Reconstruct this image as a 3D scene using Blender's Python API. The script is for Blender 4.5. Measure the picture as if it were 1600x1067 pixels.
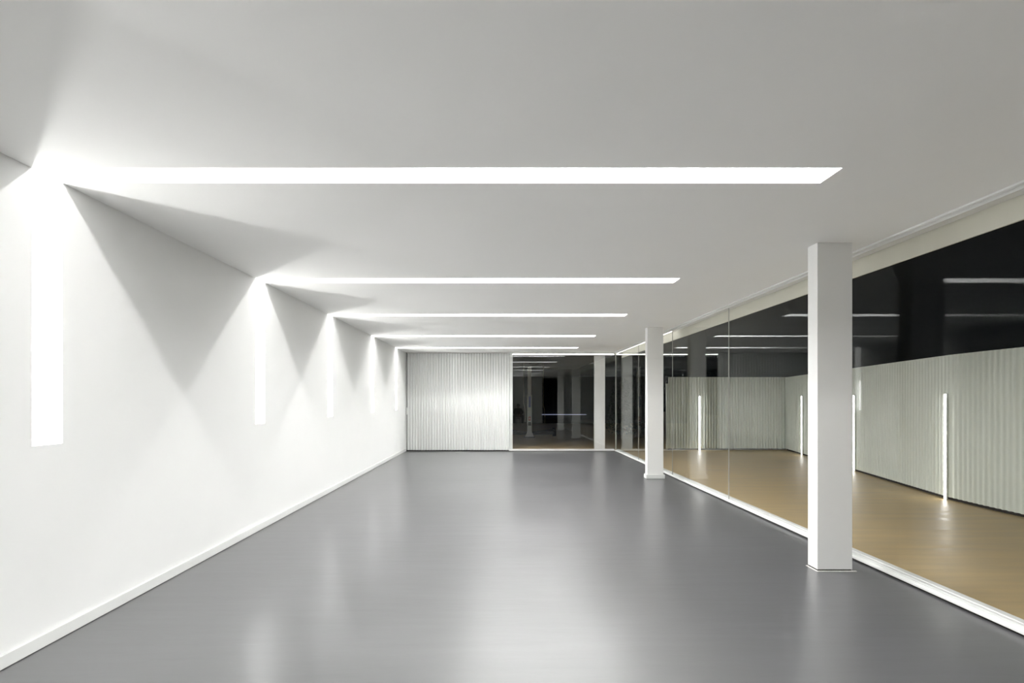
import bpy, bmesh, math, random
from mathutils import Vector, Matrix
random.seed(7)
for o in list(bpy.data.objects): bpy.data.objects.remove(o)
scene = bpy.context.scene
C = scene.collection

# ------------------------------------------------------------------ camera, world, exposure
cam_d = bpy.data.cameras.new('camera'); cam = bpy.data.objects.new('camera', cam_d); C.objects.link(cam)
cam.location = (0, 0, 1.46); cam.rotation_euler = (math.pi/2, 0, 0)
cam_d.sensor_fit = 'HORIZONTAL'; cam_d.sensor_width = 36; cam_d.lens = 17.0
cam_d.shift_x = (800-783.5)/1600; cam_d.shift_y = (624.5-533.5)/1600
cam_d.clip_start = .02; cam_d.clip_end = 300
scene.camera = cam
w = bpy.data.worlds.new('night'); scene.world = w; w.use_nodes = True
w.node_tree.nodes['Background'].inputs[0].default_value = (.012, .016, .02, 1)
w.node_tree.nodes['Background'].inputs[1].default_value = .03
scene.view_settings.view_transform = 'Standard'; scene.view_settings.look = 'None'
scene.view_settings.gamma = 1; scene.view_settings.use_curve_mapping = False
scene.view_settings.exposure = 0.12
LED = 260.0          # radiance of the recessed ceiling and wall LED lines
CEIL_FILL = 54.0         # added fill glow behind the LED line, in the ceiling part of each channel
LEG_FILL = 12.0            # added fill glow in the wall part of each channel
YARD_LED = 18.0       # light lines standing at the yard fence
HEAD_LED = 5.0       # short LED lines along the glass heads

H = 2.8; XL = -2.715; XG = 3.24; YB = 13.70; YF = -2.8

# ------------------------------------------------------------------ materials
def mat(name, col, rough=.5, spec=.5, metal=0, noise=0, nscale=8, bump=0, bscale=60, stretch=(1,1,1), rvar=0):
    m = bpy.data.materials.new(name); m.use_nodes = True
    nt = m.node_tree; b = nt.nodes['Principled BSDF']
    b.inputs['Roughness'].default_value = rough; b.inputs['Metallic'].default_value = metal
    b.inputs['Specular IOR Level'].default_value = spec
    tc = nt.nodes.new('ShaderNodeTexCoord'); mp = nt.nodes.new('ShaderNodeMapping')
    geo = nt.nodes.new('ShaderNodeNewGeometry')
    nt.links.new(geo.outputs['Position'], mp.inputs[0]); mp.inputs['Scale'].default_value = stretch
    n = nt.nodes.new('ShaderNodeTexNoise'); n.inputs['Scale'].default_value = nscale; n.inputs['Detail'].default_value = 5
    nt.links.new(mp.outputs[0], n.inputs['Vector'])
    r = nt.nodes.new('ShaderNodeMapRange'); r.inputs[1].default_value = .3; r.inputs[2].default_value = .7
    r.inputs[3].default_value = 1-noise; r.inputs[4].default_value = 1+noise
    nt.links.new(n.outputs['Fac'], r.inputs[0])
    v = nt.nodes.new('ShaderNodeVectorMath'); v.operation = 'SCALE'; v.inputs[0].default_value = col
    nt.links.new(r.outputs[0], v.inputs['Scale']); nt.links.new(v.outputs[0], b.inputs['Base Color'])
    if rvar:
        r2 = nt.nodes.new('ShaderNodeMapRange'); r2.inputs[1].default_value = .3; r2.inputs[2].default_value = .7
        r2.inputs[3].default_value = rough-rvar; r2.inputs[4].default_value = rough+rvar
        nt.links.new(n.outputs['Fac'], r2.inputs[0]); nt.links.new(r2.outputs[0], b.inputs['Roughness'])
    if bump:
        n2 = nt.nodes.new('ShaderNodeTexNoise'); n2.inputs['Scale'].default_value = bscale; n2.inputs['Detail'].default_value = 4
        nt.links.new(mp.outputs[0], n2.inputs['Vector'])
        bp = nt.nodes.new('ShaderNodeBump'); bp.inputs['Strength'].default_value = 1; bp.inputs['Distance'].default_value = bump
        nt.links.new(n2.outputs['Fac'], bp.inputs['Height']); nt.links.new(bp.outputs[0], b.inputs['Normal'])
    return m
def emat(name, col, s):
    m = bpy.data.materials.new(name); m.use_nodes = True; b = m.node_tree.nodes['Principled BSDF']
    b.inputs['Base Color'].default_value = (.8,.8,.8,1)
    b.inputs['Emission Color'].default_value = (*col,1); b.inputs['Emission Strength'].default_value = s
    return m
def glass_mat(name, f0, tint=(1,1,1), rough=0.0):
    """clear pane: transparent, with a Schlick reflection on either face"""
    m = bpy.data.materials.new(name); m.use_nodes = True; nt = m.node_tree; nt.nodes.clear()
    out = nt.nodes.new('ShaderNodeOutputMaterial'); mix = nt.nodes.new('ShaderNodeMixShader')
    tr = nt.nodes.new('ShaderNodeBsdfTransparent'); tr.inputs[0].default_value = (*tint,1)
    gl = nt.nodes.new('ShaderNodeBsdfGlossy'); gl.inputs['Roughness'].default_value = rough; gl.inputs[0].default_value = (.97,1,.98,1)
    geo = nt.nodes.new('ShaderNodeNewGeometry')
    dot = nt.nodes.new('ShaderNodeVectorMath'); dot.operation = 'DOT_PRODUCT'
    nt.links.new(geo.outputs['Incoming'], dot.inputs[0]); nt.links.new(geo.outputs['True Normal'], dot.inputs[1])
    def mth(op, a, b=None):
        q = nt.nodes.new('ShaderNodeMath'); q.operation = op
        for i, x in enumerate((a, b)):
            if x is None: continue
            if isinstance(x, (int, float)): q.inputs[i].default_value = x
            else: nt.links.new(x, q.inputs[i])
        return q.outputs[0]
    c = mth('ABSOLUTE', dot.outputs['Value']); k = mth('SUBTRACT', 1, c); p = mth('POWER', k, 5)
    f = mth('ADD', mth('MULTIPLY', p, 1-f0), f0)
    nt.links.new(f, mix.inputs[0]); nt.links.new(tr.outputs[0], mix.inputs[1]); nt.links.new(gl.outputs[0], mix.inputs[2])
    nt.links.new(mix.outputs[0], out.inputs[0])
    return m

M = {}
M['wall'] = mat('white_plaster', (.86,.865,.85), .6, .25, noise=.006, nscale=3, bump=.0003, bscale=40)
M['ceil'] = mat('ceiling_plaster', (.87,.87,.85), .7, .2, noise=.006, nscale=2, bump=.0003, bscale=40)

M['trim'] = mat('white_lacquer', (.77,.78,.76), .35, .5)
M['column'] = mat('column_paint', (.87,.87,.85), .5, .4, bump=.0002, bscale=90)
M['shadow'] = mat('dark_gap', (.03,.026,.022), .8, .2)  # near-black colour standing in for shade in narrow gaps
M['plasterlip'] = mat('plaster_edge', (.75,.73,.70), .8, .2, noise=.15, nscale=40)
M['door'] = mat('white_corrugated_steel', (.74,.755,.735), .38, .5)
M['fence'] = mat('yard_corrugated_steel', (.70,.745,.675), .42, .5, noise=.02, nscale=3)
M['beam'] = mat('beam_paint', (.66,.65,.56), .6, .3, noise=.02, nscale=4)
M['track'] = mat('track_aluminium', (.80,.80,.78), .4, .5)
M['joint'] = mat('silicone', (.42,.42,.39), .5, .4)
M['glass'] = glass_mat('clear_glass', .009)
M['backglass'] = glass_mat('back_clear_glass', .055)
M['recess'] = emat('luminous_channel_lining', (1,.995,.985), .9)  # weak glow added to the white lining to lift the dark wall triangles
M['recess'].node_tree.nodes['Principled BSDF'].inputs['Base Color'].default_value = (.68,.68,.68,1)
M['diffuser'] = emat('opal_diffuser', (1,.995,.985), CEIL_FILL)
M['legdiffuser'] = emat('opal_leg_diffuser', (1,.995,.985), LEG_FILL)
M['lednear'] = emat('led_white_soft', (1,.995,.985), LED*.26)
M['led'] = emat('led_white', (1,.995,.985), LED)
M['yardled'] = emat('yard_led', (1,.99,.95), YARD_LED)
M['headled'] = emat('head_led', (1,.985,.95), HEAD_LED)
M['backled'] = emat('back_head_led', (1,.985,.95), 22)
M['bluetube'] = emat('cool_tube', (.55,.62,.9), .4)
M['lift'] = mat('lift_grey_paint', (.75,.75,.72), .5, .4)
M['liftdark'] = mat('lift_dark_steel', (.03,.04,.045), .5, .4)
M['blue'] = mat('blue_panel', (.12,.18,.45), .4, .4)
M['red'] = mat('red_label', (.6,.2,.15), .5, .3)
M['black'] = mat('black_plastic', (.015,.015,.017), .5, .3)
M['cable'] = mat('cable_sheath', (.5,.47,.35), .5, .3)
M['darkwall'] = mat('dark_render', (.05,.055,.055), .8, .2, noise=.2, nscale=2)
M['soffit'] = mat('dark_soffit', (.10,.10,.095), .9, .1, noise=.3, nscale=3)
M['leaf'] = mat('dark_leaves', (.012,.035,.02), .7, .2)
M['bark'] = mat('bark', (.03,.025,.02), .9, .1)
M['skin'] = mat('skin', (.30,.19,.14), .5, .4)
M['hoodie'] = mat('black_cotton', (.008,.008,.009), .9, .1)
M['trousers'] = mat('dark_grey_cotton', (.07,.07,.07), .9, .1)
M['shoe'] = mat('pale_canvas', (.45,.44,.42), .7, .2)
M['hair'] = mat('dark_hair', (.01,.009,.008), .7, .2)
M['eye'] = mat('eye_white', (.7,.7,.7), .3, .5)
M['lip'] = mat('lips', (.42,.2,.17), .5, .4)

def floor_material():
    m = bpy.data.materials.new('poured_grey_resin'); m.use_nodes = True; nt = m.node_tree; b = nt.nodes['Principled BSDF']
    N = nt.nodes.new; L = nt.links.new
    geo = N('ShaderNodeNewGeometry')
    def noise(scale, stretch, detail, dist=0.0):
        mp = N('ShaderNodeMapping'); mp.inputs['Scale'].default_value = stretch; L(geo.outputs['Position'], mp.inputs[0])
        n = N('ShaderNodeTexNoise'); n.inputs['Scale'].default_value = scale; n.inputs['Detail'].default_value = detail
        n.inputs['Distortion'].default_value = dist; L(mp.outputs[0], n.inputs['Vector']); return n.outputs['Fac']
    big = noise(.8, (.6,1.1,1), 3, .2); fine = noise(4, (.5,2.2,1), 3, .3); brush = noise(10, (.10,1.5,1), 3, 0)
    def mr(x, a, c, lo=.3, hi=.7):
        r = N('ShaderNodeMapRange'); r.inputs[1].default_value = lo; r.inputs[2].default_value = hi
        r.inputs[3].default_value = a; r.inputs[4].default_value = c; L(x, r.inputs[0]); return r.outputs[0]
    def mul(a, c, op='MULTIPLY'):
        q = N('ShaderNodeMath'); q.operation = op; L(a, q.inputs[0]); L(c, q.inputs[1]); return q.outputs[0]
    k = mul(mul(mr(big,.93,1.07), mr(fine,.95,1.05)), mr(brush,.94,1.06))
    v = N('ShaderNodeVectorMath'); v.operation = 'SCALE'; v.inputs[0].default_value = (.088,.088,.092); L(k, v.inputs['Scale'])
    L(v.outputs[0], b.inputs['Base Color'])
    L(mul(mr(big,.2765,.280), mr(noise(1.2,(1.3,.12,1),2),1.0,1.05)), b.inputs['Roughness'])
    b.inputs['Specular IOR Level'].default_value = 1.0; b.inputs['IOR'].default_value = 1.78
    hgt = mul(noise(3, (.6,1.3,1), 4, .6), mr(noise(9,(.35,1.5,1),4,1.5),.7,1.3))
    bp = N('ShaderNodeBump'); bp.inputs['Strength'].default_value = 1; bp.inputs['Distance'].default_value = .0007
    L(hgt, bp.inputs['Height']); L(bp.outputs[0], b.inputs['Normal'])
    return m
M['floor'] = floor_material()
M['yard'] = mat('yard_beige_concrete', (.46,.345,.175), .42, .25, noise=.13, nscale=2.6, bump=.0015, bscale=3, stretch=(.3,2.6,1), rvar=.05)

# ------------------------------------------------------------------ mesh helpers
def box(bm, a, b):
    vs = [bm.verts.new((x,y,z)) for x in (a[0],b[0]) for y in (a[1],b[1]) for z in (a[2],b[2])]
    for f in ((0,1,3,2),(4,6,7,5),(0,4,5,1),(2,3,7,6),(0,2,6,4),(1,5,7,3)):
        bm.faces.new([vs[i] for i in f])
    return vs
def obj(name, bm, m=None, parent=None, smooth=False, bevel=0):
    me = bpy.data.meshes.new(name)
    bmesh.ops.recalc_face_normals(bm, faces=bm.faces)
    bm.to_mesh(me); bm.free()
    if smooth:
        for p in me.polygons: p.use_smooth = True
    o = bpy.data.objects.new(name, me); C.objects.link(o)
    if m: me.materials.append(M[m] if isinstance(m,str) else m)
    if parent: o.parent = parent
    if bevel:
        md = o.modifiers.new('bevel','BEVEL'); md.width = bevel; md.segments = 2; md.limit_method = 'ANGLE'
    return o
def boxes(name, bs, m, parent=None, bevel=0):
    bm = bmesh.new()
    for a, b in bs: box(bm, a, b)
    return obj(name, bm, m, parent, bevel=bevel)
def prism(bm, pts, a, b, axis='y'):
    """extrude a closed profile along an axis; pts are (x,z) for axis y, (y,z) for axis x"""
    def P(p, t): return (p[0], t, p[1]) if axis == 'y' else (t, p[0], p[1])
    v0 = [bm.verts.new(P(p,a)) for p in pts]; v1 = [bm.verts.new(P(p,b)) for p in pts]
    n = len(pts)
    for i in range(n): bm.faces.new((v0[i], v0[(i+1)%n], v1[(i+1)%n], v1[i]))
    bm.faces.new(v0); bm.faces.new(v1)
def cyl(bm, p, q, r, n=12, r2=None):
    p = Vector(p); q = Vector(q); d = (q-p).normalized(); u = d.orthogonal().normalized(); v = d.cross(u)
    r2 = r if r2 is None else r2
    A = [bm.verts.new(p+(u*math.cos(t)+v*math.sin(t))*r) for t in [2*math.pi*i/n for i in range(n)]]
    B = [bm.verts.new(q+(u*math.cos(t)+v*math.sin(t))*r2) for t in [2*math.pi*i/n for i in range(n)]]
    for i in range(n): bm.faces.new((A[i],A[(i+1)%n],B[(i+1)%n],B[i]))
    bm.faces.new(A); bm.faces.new(B)
def ball(bm, c, r, seg=16, s=(1,1,1), rot=None):
    mt = Matrix.Translation(c) @ (rot or Matrix.Identity(4)) @ Matrix.Diagonal((*s,1))
    bmesh.ops.create_uvsphere(bm, u_segments=seg, v_segments=max(6,seg//2+2), radius=r, matrix=mt)
def thing(name, label, cat, loc=(0,0,0), group=None):
    o = bpy.data.objects.new(name, None); C.objects.link(o); o.location = loc; o.empty_display_size = .1
    o['label'] = label; o['category'] = cat
    if group: o['group'] = group
    return o
def tag(o, label, cat, group=None):
    o['label'] = label; o['category'] = cat
    if group: o['group'] = group
    return o
def struct(o): o['kind'] = 'structure'; return o

# ------------------------------------------------------------------ setting: shell
STR = [(.30,.50),(2.795,2.993),(5.335,5.545),(7.56,7.775),(10.08,10.305),(12.365,12.58)]  # openings along the depth
XE = 1.972; ZE = 1.19; RD = .115
TOP = 3.02
struct(boxes('floor', [((XL-.3,YF-.2,-.012),(3.30,YB+.06,0))], 'floor'))
struct(boxes('ground', [((-14,-8,-.06),(34,60,-.013))], 'yard'))
# left wall with the slots of the light legs left open
bs = [((XL-.22,YF-.2,0),(XL,YB+.06,ZE))]; y = YF-.2
for a, b in STR: bs.append(((XL-.22,y,ZE),(XL,a,TOP))); y = b
bs.append(((XL-.22,y,ZE),(XL,YB+.06,TOP)))
for a, b in STR: bs.append(((XL-.22,a,ZE),(XL-RD-.012,b,TOP)))
struct(boxes('wall_left', bs, 'wall'))
# ceiling with the slots of the light lines left open
CX = 3.40; CY = 14.35
bs = [((XE,YF-.2,H),(CX,CY,TOP))]; y = YF-.2
for a, b in STR: bs.append(((XL,y,H),(XE,a,TOP))); y = b
bs.append(((XL,y,H),(XE,CY,TOP)))
for a, b in STR: bs.append(((XL,a,H+RD+.012),(XE,b,TOP)))
struct(boxes('ceiling', bs, 'ceil'))
struct(boxes('wall_front', [((XL,YF-.2,0),(2.55,YF,H))], 'wall'))
# baseboard and the thin dark gap under it
o = struct(boxes('baseboard_left', [((XL,YF,.004),(XL+.022,YB-.0,.077))], 'trim', bevel=.002))

# ------------------------------------------------------------------ recessed light lines: slot in the ceiling running into a slot in the wall
LBL = ['recessed L-shaped white light line directly above the camera, seen only mirrored in the glass',
 'widest and nearest recessed light line, turning from ceiling down the left wall',
 'second nearest recessed ceiling light line turning down the left wall',
 'middle one of the five visible recessed light lines on ceiling and left wall',
 'recessed light line next to last before the corrugated door',
 'thinnest farthest recessed light line, just before the corrugated door']
for i, (a, b) in enumerate(STR):
    t = thing('recessed_light_line', LBL[i], 'ceiling light', ((XL+XE)/2, (a+b)/2, H), 'recessed L-shaped light lines')
    ox, oy, oz = t.location
    def B(p, q): return ((p[0]-ox,p[1]-oy,p[2]-oz),(q[0]-ox,q[1]-oy,q[2]-oz))
    e = .010; zt = H+RD; xb = XL-RD
    # thin-walled white channel filling the slots
    boxes('channel', [B((xb-e,a,zt),(XE,b,zt+e)), B((XE-.001,a,H),(XE+e*.0+.0,b,zt)),
                      B((xb-e,a,ZE),(xb,b,zt)),
                      B((xb,a,ZE-e*.0),(XL,b,ZE+.001)),
                      B((xb,a,ZE),(XL,a+.001,zt)), B((xb,b-.001,ZE),(XL,b,zt)),
                      B((XL,a,H),(XE,a+.001,zt)), B((XL,b-.001,H),(XE,b,zt))], 'recess', t)
    boxes('diffuser', [B((xb+.0002,a+.002,ZE+.002),(xb+.001,b-.002,1.95))], 'legdiffuser', t)  # added fill panel, brightens ceiling, columns and floor but not the left wall
    ym = (a+b)/2; hw = .005
    boxes('diffuser', [B((-.6,a+.002,zt-.001),(XE-.002,b-.002,zt-.0002))], 'diffuser', t)  # added fill panel kept away from the wall, raises the ambient light
    boxes('led_strip', [B((xb+.01,ym-hw,zt-.004),(-1.96,ym+hw,zt-.001)), B((xb+.001,ym-hw,2.21),(xb+.004,ym+hw,zt-.012))], 'lednear', t)
    boxes('led_strip', [B((-1.95,ym-hw,zt-.004),(XE-.02,ym+hw,zt-.001)), B((xb+.001,ym-hw,ZE+.02),(xb+.004,ym+hw,2.2))], 'led', t)

# ------------------------------------------------------------------ columns
def column(label, y0, base):
    t = thing('column', label, 'column', (2.844, y0+.065, 0), 'slender white columns along the glass')
    boxes('shaft', [((-.149,-.065,.012),(.149,.065,H-.0))], 'column', t, bevel=.003)
    if base == 'board':
        boxes('baseboard', [((-.169,-.085,.002),(.169,.085,.080))], 'trim', t, bevel=.003)
    elif base == 'plate':
        boxes('base_gap', [((-.143,-.059,0),(.143,.059,.012))], 'shadow', t)  # dark block put in for the shade under the shaft
        bm = bmesh.new()
        for (p, q) in (((-.165,-.085),(.175,-.066)),((-.165,-.066),(-.150,.07))):
            box(bm, (p[0],p[1],0), (q[0],q[1],.004))
        obj('plaster_rim', bm, 'plasterlip', t, bevel=.0015)
    return t
column('nearest white rectangular column, in front of the glass wall', 4.124, 'plate')
column('middle white column with a small white baseboard', 8.935, 'board')
column('farthest white column, standing outside behind the back glass', 13.97, 'none')

# ------------------------------------------------------------------ back: corrugated door, glass
def corrugated(name, pts, z0, z1, pitch, amp, m, parent=None, thick=.002, n=12):
    """sheet of trapezoid-round ribs following a plan polyline"""
    segs = []; tot = 0
    for p, q in zip(pts, pts[1:]):
        p = Vector(p); q = Vector(q); segs.append((p, q, tot, (q-p).length)); tot += (q-p).length
    bm = bmesh.new(); st = pitch/n; prev = None; N = int(tot/st)
    rows = []
    for k in range(N+1):
        s = k*st
        for p, q, s0, L in segs:
            if s <= s0+L+1e-6: break
        d = (q-p)/L; nr = Vector((d.y, -d.x)); c = p + d*(s-s0)
        ph = math.sin(2*math.pi*s/pitch); ph = math.tanh(1.6*ph)/math.tanh(1.6)
        c = c + nr*amp*ph; rows.append((c, nr))
    fr = []
    for c, nr in rows:
        g = [bm.verts.new((c.x,c.y,z0)), bm.verts.new((c.x,c.y,z1)), bm.verts.new((c.x-nr.x*thick,c.y-nr.y*thick,z1)), bm.verts.new((c.x-nr.x*thick,c.y-nr.y*thick,z0))]
        if prev:
            for i in range(4):
                bm.faces.new((prev[i],prev[(i+1)%4],g[(i+1)%4],g[i]))
        else: bm.faces.new(g)
        prev = g
    bm.faces.new(prev)
    o = obj(name, bm, m, parent, smooth=True)
    md = o.modifiers.new('e','EDGE_SPLIT'); md.split_angle = math.radians(50)
    return o
d = bpy.data.objects.new('door_1', None); C.objects.link(d); d['kind'] = 'structure'; d.location = (-1.24, YB+.03, 0)
corrugated('door_panel', [(-2.675+1.24,0),(.235+1.24,0)], .030, 2.775, .0775, .014, 'door', d)
boxes('top_rail', [((-2.69+1.24,.03,2.77),(.24+1.24,.06,2.80))], 'plasterlip', d)
boxes('backing', [((-2.71+1.24,.035,.0),(.24+1.24,.06,2.80))], 'shadow', d)
boxes('door_frame', [((-2.705+1.24,-.02,.03),(-2.690+1.24,.0,2.78))], 'trim', d)
boxes('lock', [((-2.69+1.24,-.045,1.04),(-2.655+1.24,-.015,1.24)), ((-2.684+1.24,-.06,1.10),(-2.664+1.24,-.045,1.2))], 'trim', d, bevel=.004)
# window in the back: one big pane and the narrow corner piece
wb = bpy.data.objects.new('window_1', None); C.objects.link(wb); wb['kind'] = 'structure'; wb.location = (1.7, YB, 0)
boxes('pane', [((.215-1.7,-.005,.03),(XG-1.7,.005,2.77))], 'backglass', wb)
boxes('window_frame', [((.235-1.7,.03,.02),(.318-1.7,.09,2.79))], 'trim', wb, bevel=.003)
boxes('silicone_joint', [((XG-.012-1.7,-.012,.05),(XG+.006-1.7,.006,2.765))], 'joint', wb)
def bprof(): return None
bm = bmesh.new()
prism(bm, [(-.055,.018),(-.055,.045),(-.006,.045),(-.006,.03),(.006,.03),(.006,.062),(.09,.062),(.09,.018)], .215-1.7, XG-.04-1.7, 'x')
obj('window_sill', bm, 'trim', wb)
boxes('sill_base', [((.215-1.7,-.03,0),(XG-.04-1.7,.08,.018))], 'shadow', wb)  # dark strip painted in as the shadow gap below the sill
boxes('window_head', [((.215-1.7,-.03,2.77),(XG-.05-1.7,.05,2.80)), ((.215-1.7,.05,2.758),(XG-.05-1.7,.072,2.80))], 'track', wb)
boxes('head_shield', [((.215-1.7,.072,2.715),(XG-.05-1.7,.078,2.80))], 'shadow', wb)  # added board keeping the back strip's light off the column outside

# right glass wall, panes of 2.27 m
jy = [YB-2.27*k for k in range(0,8)]; jy[-1] = YF
n = 2
for y1, y0 in zip(jy, jy[1:]):
    ww = bpy.data.objects.new('window_%d' % n, None); C.objects.link(ww); ww['kind'] = 'structure'; ww.location = (XG, (y0+y1)/2, 0); n += 1
    h = (y1-y0)/2
    boxes('pane', [((-.005,-h+.003,.03),(.005,h-.003,2.77))], 'glass', ww)
    boxes('silicone_joint', [((-.0055,-h-.0028,.04),(.0055,-h+.0028,2.765))], 'joint', ww)
bm = bmesh.new()
prism(bm, [(3.20,.018),(3.20,.034),(3.205,.040),(3.215,.040),(3.217,.046),(3.226,.046),(3.228,.036),(XG+.006,.036),(XG+.006,.052),(3.27,.054),(3.272,.060),(3.325,.060),(3.33,.055),(3.33,.018)], YF, YB-.055, 'y')
struct(obj('trim_1', bm, 'trim'))
struct(boxes('trim_2', [((3.222,YF,0),(3.32,YB,.018))], 'shadow'))  # dark strip painted in as the shadow gap under the right sill
bm = bmesh.new()
prism(bm, [(3.185,2.80),(3.185,2.787),(3.206,2.783),(3.206,2.795),(3.213,2.795),(3.213,2.781),(3.217,2.781),(3.217,2.795),(3.228,2.795),(3.228,2.768),(3.252,2.768),(3.252,2.80)], YF, YB, 'y')
struct(obj('trim_3', bm, 'track'))
# beam outside the glass
bm = bmesh.new()
prism(bm, [(3.40,3.02),(3.40,2.640),(3.403,2.637),(3.418,2.637),(3.418,3.02)], YF, 13.64, 'y')
tag(obj('roof_edge_beam', bm, 'beam'), 'pale beige beam running outside above the glass wall', 'beam')
# LED lines along the glass heads
tag(boxes('head_light_strip', [((3.253,9.26,2.765),(3.268,YB-.03,2.778))], 'headled'), 'thin bright light strip along the far end of the glass wall track', 'light strip', 'light strips along the glass heads')
tag(boxes('head_light_strip', [((.32,YB+.055,2.744),(3.20,YB+.066,2.754))], 'backled'), 'thin bright light strip across the top of the back window', 'light strip', 'light strips along the glass heads')

# ------------------------------------------------------------------ yard: corrugated fences with standing light lines
A = (8.354,14.22); Cc = (6.577,7.10)
f1 = thing('corrugated_fence', 'short grey-green corrugated fence facing the room at the yard end', 'fence', (6.6,14.2,0))
corrugated('sheet', [(4.895-6.6,-.0),(8.36-6.6,.0)], .025, 2.125, .0805, .017, 'fence', f1)
boxes('end_post', [((4.835-6.6,-.02,.02),(4.885-6.6,.03,1.93))], 'fence', f1, bevel=.003)
boxes('bottom_gap', [((4.9-6.6,.02,-.013),(8.36-6.6,.06,.03))], 'shadow', f1)  # dark box put in for the shade below the sheet
f2 = thing('corrugated_fence', 'long corrugated fence bending along the right side of the yard', 'fence', (6.6,8,0))
ps = [A, Cc, (6.530,6.55), (6.515,6.0), (6.56,5.2), (6.70,4.2), (6.95,3.0), (7.3,1.6)]
corrugated('sheet', [(x-6.6,y-8) for x, y in ps], .03, 2.118, .0805, .010, 'fence', f2)
bm = bmesh.new()
for (x0,y0),(x1,y1) in zip(ps, ps[1:]):
    q = [(x0+.03,y0),(x1+.03,y1),(x1+.07,y1),(x0+.07,y0)]
    lo = [bm.verts.new((x-6.6,y-8,-.013)) for x,y in q]; hi = [bm.verts.new((x-6.6,y-8,.035)) for x,y in q]
    bm.faces.new(lo); bm.faces.new(hi)
    for k in range(4): bm.faces.new((lo[k],lo[(k+1)%4],hi[(k+1)%4],hi[k]))
obj('bottom_gap', bm, 'shadow', f2)  # dark band put in for the shade below the long sheet
def yard_led(x, y, zt, label, rz):
    t = thing('standing_light_tube', label, 'light', (x,y,-.013), 'light tubes standing at the yard fences'); t.rotation_euler.z = rz
    boxes('housing', [((-.022,.0,0),(.022,.018,zt+.018))], 'track', t)
    boxes('diffuser', [((-.018,-.010,.012),(.018,.0,zt+.013))], 'yardled', t, bevel=.003)
th = -math.atan2(A[0]-Cc[0], A[1]-Cc[1])
yard_led(5.80, 14.15, 1.56, 'vertical light tube on the short fence facing the room', 0)
yard_led(7.965, 12.83, 1.55, 'vertical light tube seen just left of the nearest column', th-math.pi/2)
yard_led(7.243, 9.94, 1.545, 'vertical light tube at the right edge of the nearest column', th-math.pi/2)
yard_led(6.545, 7.13, 1.54, 'tallest looking vertical light tube, right of the nearest column', th-math.pi/2)

# ------------------------------------------------------------------ beyond the back window
struct(boxes('wall_yard', [((-6,30.2,-.013),(9,30.5,2.9))], 'darkwall'))
t = thing('barrier_tube', 'bluish horizontal light tube glimpsed low behind the back window', 'light tube', (3.9,30.1,.54))
boxes('tube', [((-1.39,-.03,-.02),(1.39,.02,.02))], 'bluetube', t, bevel=.01)
for s_ in (-1.17,1.17): boxes('bracket', [((s_-.025,.02,-.03),(s_+.025,.1,.03))], 'liftdark', t)
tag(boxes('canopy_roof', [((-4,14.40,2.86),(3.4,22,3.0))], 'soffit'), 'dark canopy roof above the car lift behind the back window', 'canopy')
L = thing('car_lift', 'pale grey car lift post with a blue panel, seen through the back window', 'car lift', (1.10,18.9,-.013))
boxes('post', [((-.088,-.02,.02),(.088,.16,1.66))], 'lift', L, bevel=.008)
boxes('upper_post', [((-.07,.04,1.66),(.07,.16,2.75))], 'lift', L, bevel=.006)
boxes('cap', [((-.05,-.03,1.62),(.05,-.019,1.66))], 'trim', L)
boxes('instruction_panel', [((-.04,-.026,1.18),(.045,-.0195,1.60))], 'blue', L)
boxes('warning_label', [((-.045,-.026,.66),(.045,-.0195,.81)), ], 'red', L)
boxes('label_symbol', [((-.02,-.029,.70),(.02,-.0255,.77))], 'trim', L)
bm = bmesh.new()
for i in range(2):
    for j in range(2): box(bm, (-.05+i*.055,-.03,.47+j*.07), (-.05+i*.055+.045,-.0195,.47+j*.07+.055))
obj('button_block', bm, 'black', L)
boxes('base_plate', [((-.20,-.12,0),(.20,.3,.025))], 'liftdark', L)
for s in (-1,1):
    bm = bmesh.new(); vs = [(s*.088,.0,.025),(s*.18,.0,.025),(s*.088,.0,.22)]
    v0 = [bm.verts.new(v) for v in vs]; v1 = [bm.verts.new((v[0],v[1]+.02,v[2])) for v in vs]
    bm.faces.new(v0); bm.faces.new(v1)
    for k in range(3): bm.faces.new((v0[k],v0[(k+1)%3],v1[(k+1)%3],v1[k]))
    obj('gusset', bm, 'lift', L)
for (x, y) in ((1.05,.75),(1.25,2.6),(-.75,.75),(-.9,2.6)):
    bm = bmesh.new(); v = Vector((x,y,0)); dr = v.normalized(); sd = Vector((dr.y,-dr.x,0))*.06
    st = dr*.12+Vector((0,.1,0)); lo = [st-sd,st+sd,v+sd*.8,v-sd*.8]
    a = [bm.verts.new(p+Vector((0,0,.08))) for p in lo]; b = [bm.verts.new(p+Vector((0,0,.18))) for p in lo]
    bm.faces.new(a); bm.faces.new(b)
    for k in range(4): bm.faces.new((a[k],a[(k+1)%4],b[(k+1)%4],b[k]))
    cyl(bm, v+Vector((0,0,0)), v+Vector((0,0,.22)), .07, 14)
    obj('swing_arm', bm, 'liftdark', L)
for (x, z0, lb) in ((.86,.6,'thin pale cable hanging just left of the car lift post'), (1.62,.5,'thin pale cable hanging right of the car lift post')):
    bm = bmesh.new(); P = [(x+.012*math.sin(k*1.3)+(.05 if k>8 else 0), 18.7, 2.86-(2.86-z0)*k/12) for k in range(13)]
    for p, q in zip(P, P[1:]): cyl(bm, p, q, .008, 6)
    tag(obj('hanging_cable', bm, 'cable', smooth=True), lb, 'cable', 'cables hanging by the car lift')

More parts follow.
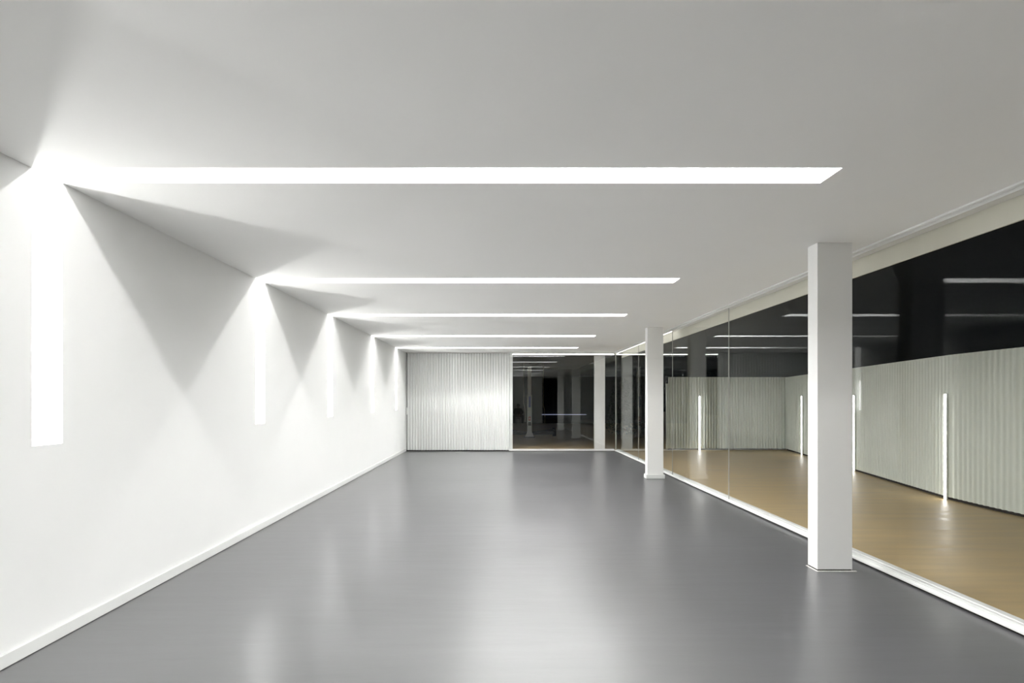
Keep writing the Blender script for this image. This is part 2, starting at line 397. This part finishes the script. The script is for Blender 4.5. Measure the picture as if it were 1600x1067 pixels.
# dark shrubs outside the far corner
def shrub(x, y, h, r, label):
    t = thing('shrub', label, 'shrub', (x,y,-.013), 'dark shrubs outside the far corner')
    bm = bmesh.new()
    for k in range(5):
        a = random.uniform(0,6.28); cyl(bm, (0,0,0), (math.cos(a)*r*.4, math.sin(a)*r*.4, h*.7), .025, 6, .008)
    obj('stem', bm, 'bark', t)
    bm = bmesh.new()
    for k in range(900):
        a = random.uniform(0,6.28); zz = random.uniform(.08,1); rr = r*math.sqrt(random.random())*(1-.55*zz**2)*1.0
        c = Vector((math.cos(a)*rr, math.sin(a)*rr, zz*h)); u = Vector((random.gauss(0,1),random.gauss(0,1),random.gauss(0,1))).normalized(); v = u.orthogonal().normalized()
        l = random.uniform(.04,.08)
        vs = [bm.verts.new(c+u*l), bm.verts.new(c+v*l*.4), bm.verts.new(c-u*l), bm.verts.new(c-v*l*.4)]; bm.faces.new(vs)
    obj('foliage', bm, 'leaf', t)
shrub(4.6,18.5,2.3,.6,'tall dark shrub seen between the farthest and middle columns')
shrub(6.0,21.0,2.6,.8,'dark shrub standing behind the left end of the short fence')

# ------------------------------------------------------------------ person seated beside the camera, seen mirrored in the back window
def skinned(name, chains, m, parent, sub=2):
    """chains: list of (points, radii); first point of a later chain may repeat an earlier point to branch there"""
    bm = bmesh.new(); lay = bm.verts.layers.skin.verify(); idx = {}
    first = True
    for pts, rs in chains:
        prev = None
        for p, r in zip(pts, rs):
            key = tuple(round(c,4) for c in p)
            if key not in idx:
                v = bm.verts.new(p); v[lay].radius = (r, r) if not isinstance(r, tuple) else r
                if first: v[lay].use_root = True; first = False
                idx[key] = v
            v = idx[key]
            if prev is not None and prev != v: bm.edges.new((prev, v))
            prev = v
    me = bpy.data.meshes.new(name); bm.to_mesh(me); bm.free()
    o = bpy.data.objects.new(name, me); C.objects.link(o); me.materials.append(M[m]); o.parent = parent
    sk = o.modifiers.new('skin','SKIN'); sk.use_smooth_shade = True
    sb = o.modifiers.new('sub','SUBSURF'); sb.levels = sub; sb.render_levels = sub
    return o
P = thing('person', 'person in black top and dark trousers seated on a stool, mirrored in the back window', 'person', (.95,-.15,0))
pel = (0,0,.56); wst = (0,.05,.70); cst = (0,.12,.86); nb = (0,.155,.975); nk = (0,.175,1.03)
ch = [([pel,wst,cst,nb,nk,(0,.195,1.07),(0,.20,1.13),(0,.20,1.185)],[.13,.12,.13,.065,.05,.062,.082,.06])]
for s in (-1,1):
    ch.append(([pel,(s*.10,.04,.55),(s*.18,.22,.545),(s*.24,.41,.52),(s*.235,.40,.30),(s*.22,.37,.09),(s*.225,.44,.05),(s*.235,.54,.035)],[.13,.09,.078,.058,.052,.036,.035,.028]))
    wr = (s*.075,.42,.62); pm = (s*.045,.475,.585)
    ch.append(([cst,(s*.17,.13,.915),(s*.25,.22,.72),wr,pm],[.13,.055,.042,.027,.030]))
    for k, (dx,ln) in enumerate(((-.026,.85),(-.009,1.0),(.009,.95),(.026,.75))):
        x0 = s*.045+dx
        ch.append(([pm,(x0,.508,.568),(x0-s*.004,.530,.568-.026*ln),(x0-s*.006,.530,.568-.052*ln),(x0-s*.006,.514,.568-.070*ln)],[.030,.0095,.009,.0085,.007]))
    ch.append(([wr,(s*.03,.46,.632),(s*.012,.492,.622),(s*.006,.515,.604)],[.027,.012,.010,.008]))
skinned('body', ch, 'skin', P)
hd = [([(0,.0,.56),(0,.05,.70),(0,.12,.86),(0,.152,.965)],[.165,.155,.162,.075])]
for s in (-1,1): hd.append(([(0,.12,.86),(s*.17,.13,.915),(s*.25,.22,.72),(s*.095,.40,.632)],[.162,.075,.060,.042]))
skinned('hooded_top', hd, 'hoodie', P)
tr = [([(0,.0,.57),(0,.02,.62)],[.165,.155])]
for s in (-1,1): tr.append(([(0,.0,.57),(s*.10,.04,.555),(s*.18,.22,.55),(s*.24,.41,.525),(s*.235,.40,.30),(s*.222,.375,.12)],[.165,.115,.098,.078,.072,.06]))
skinned('trousers', tr, 'trousers', P)
for s in (-1,1):
    bm = bmesh.new()
    ball(bm, (s*.232,.455,.052), 1, 20, (.048,.135,.045)); ball(bm, (s*.222,.375,.085), 1, 16, (.045,.05,.05))
    sh = obj('shoe', bm, 'shoe', P, smooth=True)
    bm = bmesh.new(); ball(bm, (s*.232,.448,.014), 1, 20, (.05,.14,.014)); obj('sole', bm, 'black', sh, smooth=True)
bm = bmesh.new(); ball(bm, (0,.185,1.155), 1, 24, (.088,.100,.082)); ball(bm, (0,.15,1.11), 1, 18, (.08,.07,.08))
obj('hair', bm, 'hair', P, smooth=True)
bm = bmesh.new(); cyl(bm, (0,.275,1.135), (0,.292,1.105), .007, 10, .014); ball(bm, (0,.288,1.104), .014, 12); obj('nose', bm, 'skin', P, smooth=True)
for s in (-1,1):
    bm = bmesh.new(); ball(bm, (s*.031,.268,1.135), .012, 12); e = obj('eye', bm, 'eye', P, smooth=True)
    bm = bmesh.new(); ball(bm, (s*.031,.278,1.134), .005, 8); obj('iris', bm, 'black', e, smooth=True)
    bm = bmesh.new(); ball(bm, (s*.088,.195,1.125), 1, 12, (.010,.018,.030)); obj('ear', bm, 'skin', P, smooth=True)
bm = bmesh.new(); ball(bm, (0,.272,1.075), 1, 12, (.024,.008,.006)); obj('mouth', bm, 'lip', P, smooth=True)
S = thing('stool', 'low dark stool under the seated person beside the camera', 'stool', (.95,-.15,0))
bm = bmesh.new(); cyl(bm, (0,-.02,.375), (0,-.02,.415), .17, 28); obj('seat', bm, 'black', S, bevel=.006)
for k in range(4):
    a = math.pi/4+k*math.pi/2; bm = bmesh.new(); cyl(bm, (math.cos(a)*.17,-.02+math.sin(a)*.17,0), (math.cos(a)*.12,-.02+math.sin(a)*.12,.38), .012, 10); obj('leg', bm, 'black', S)
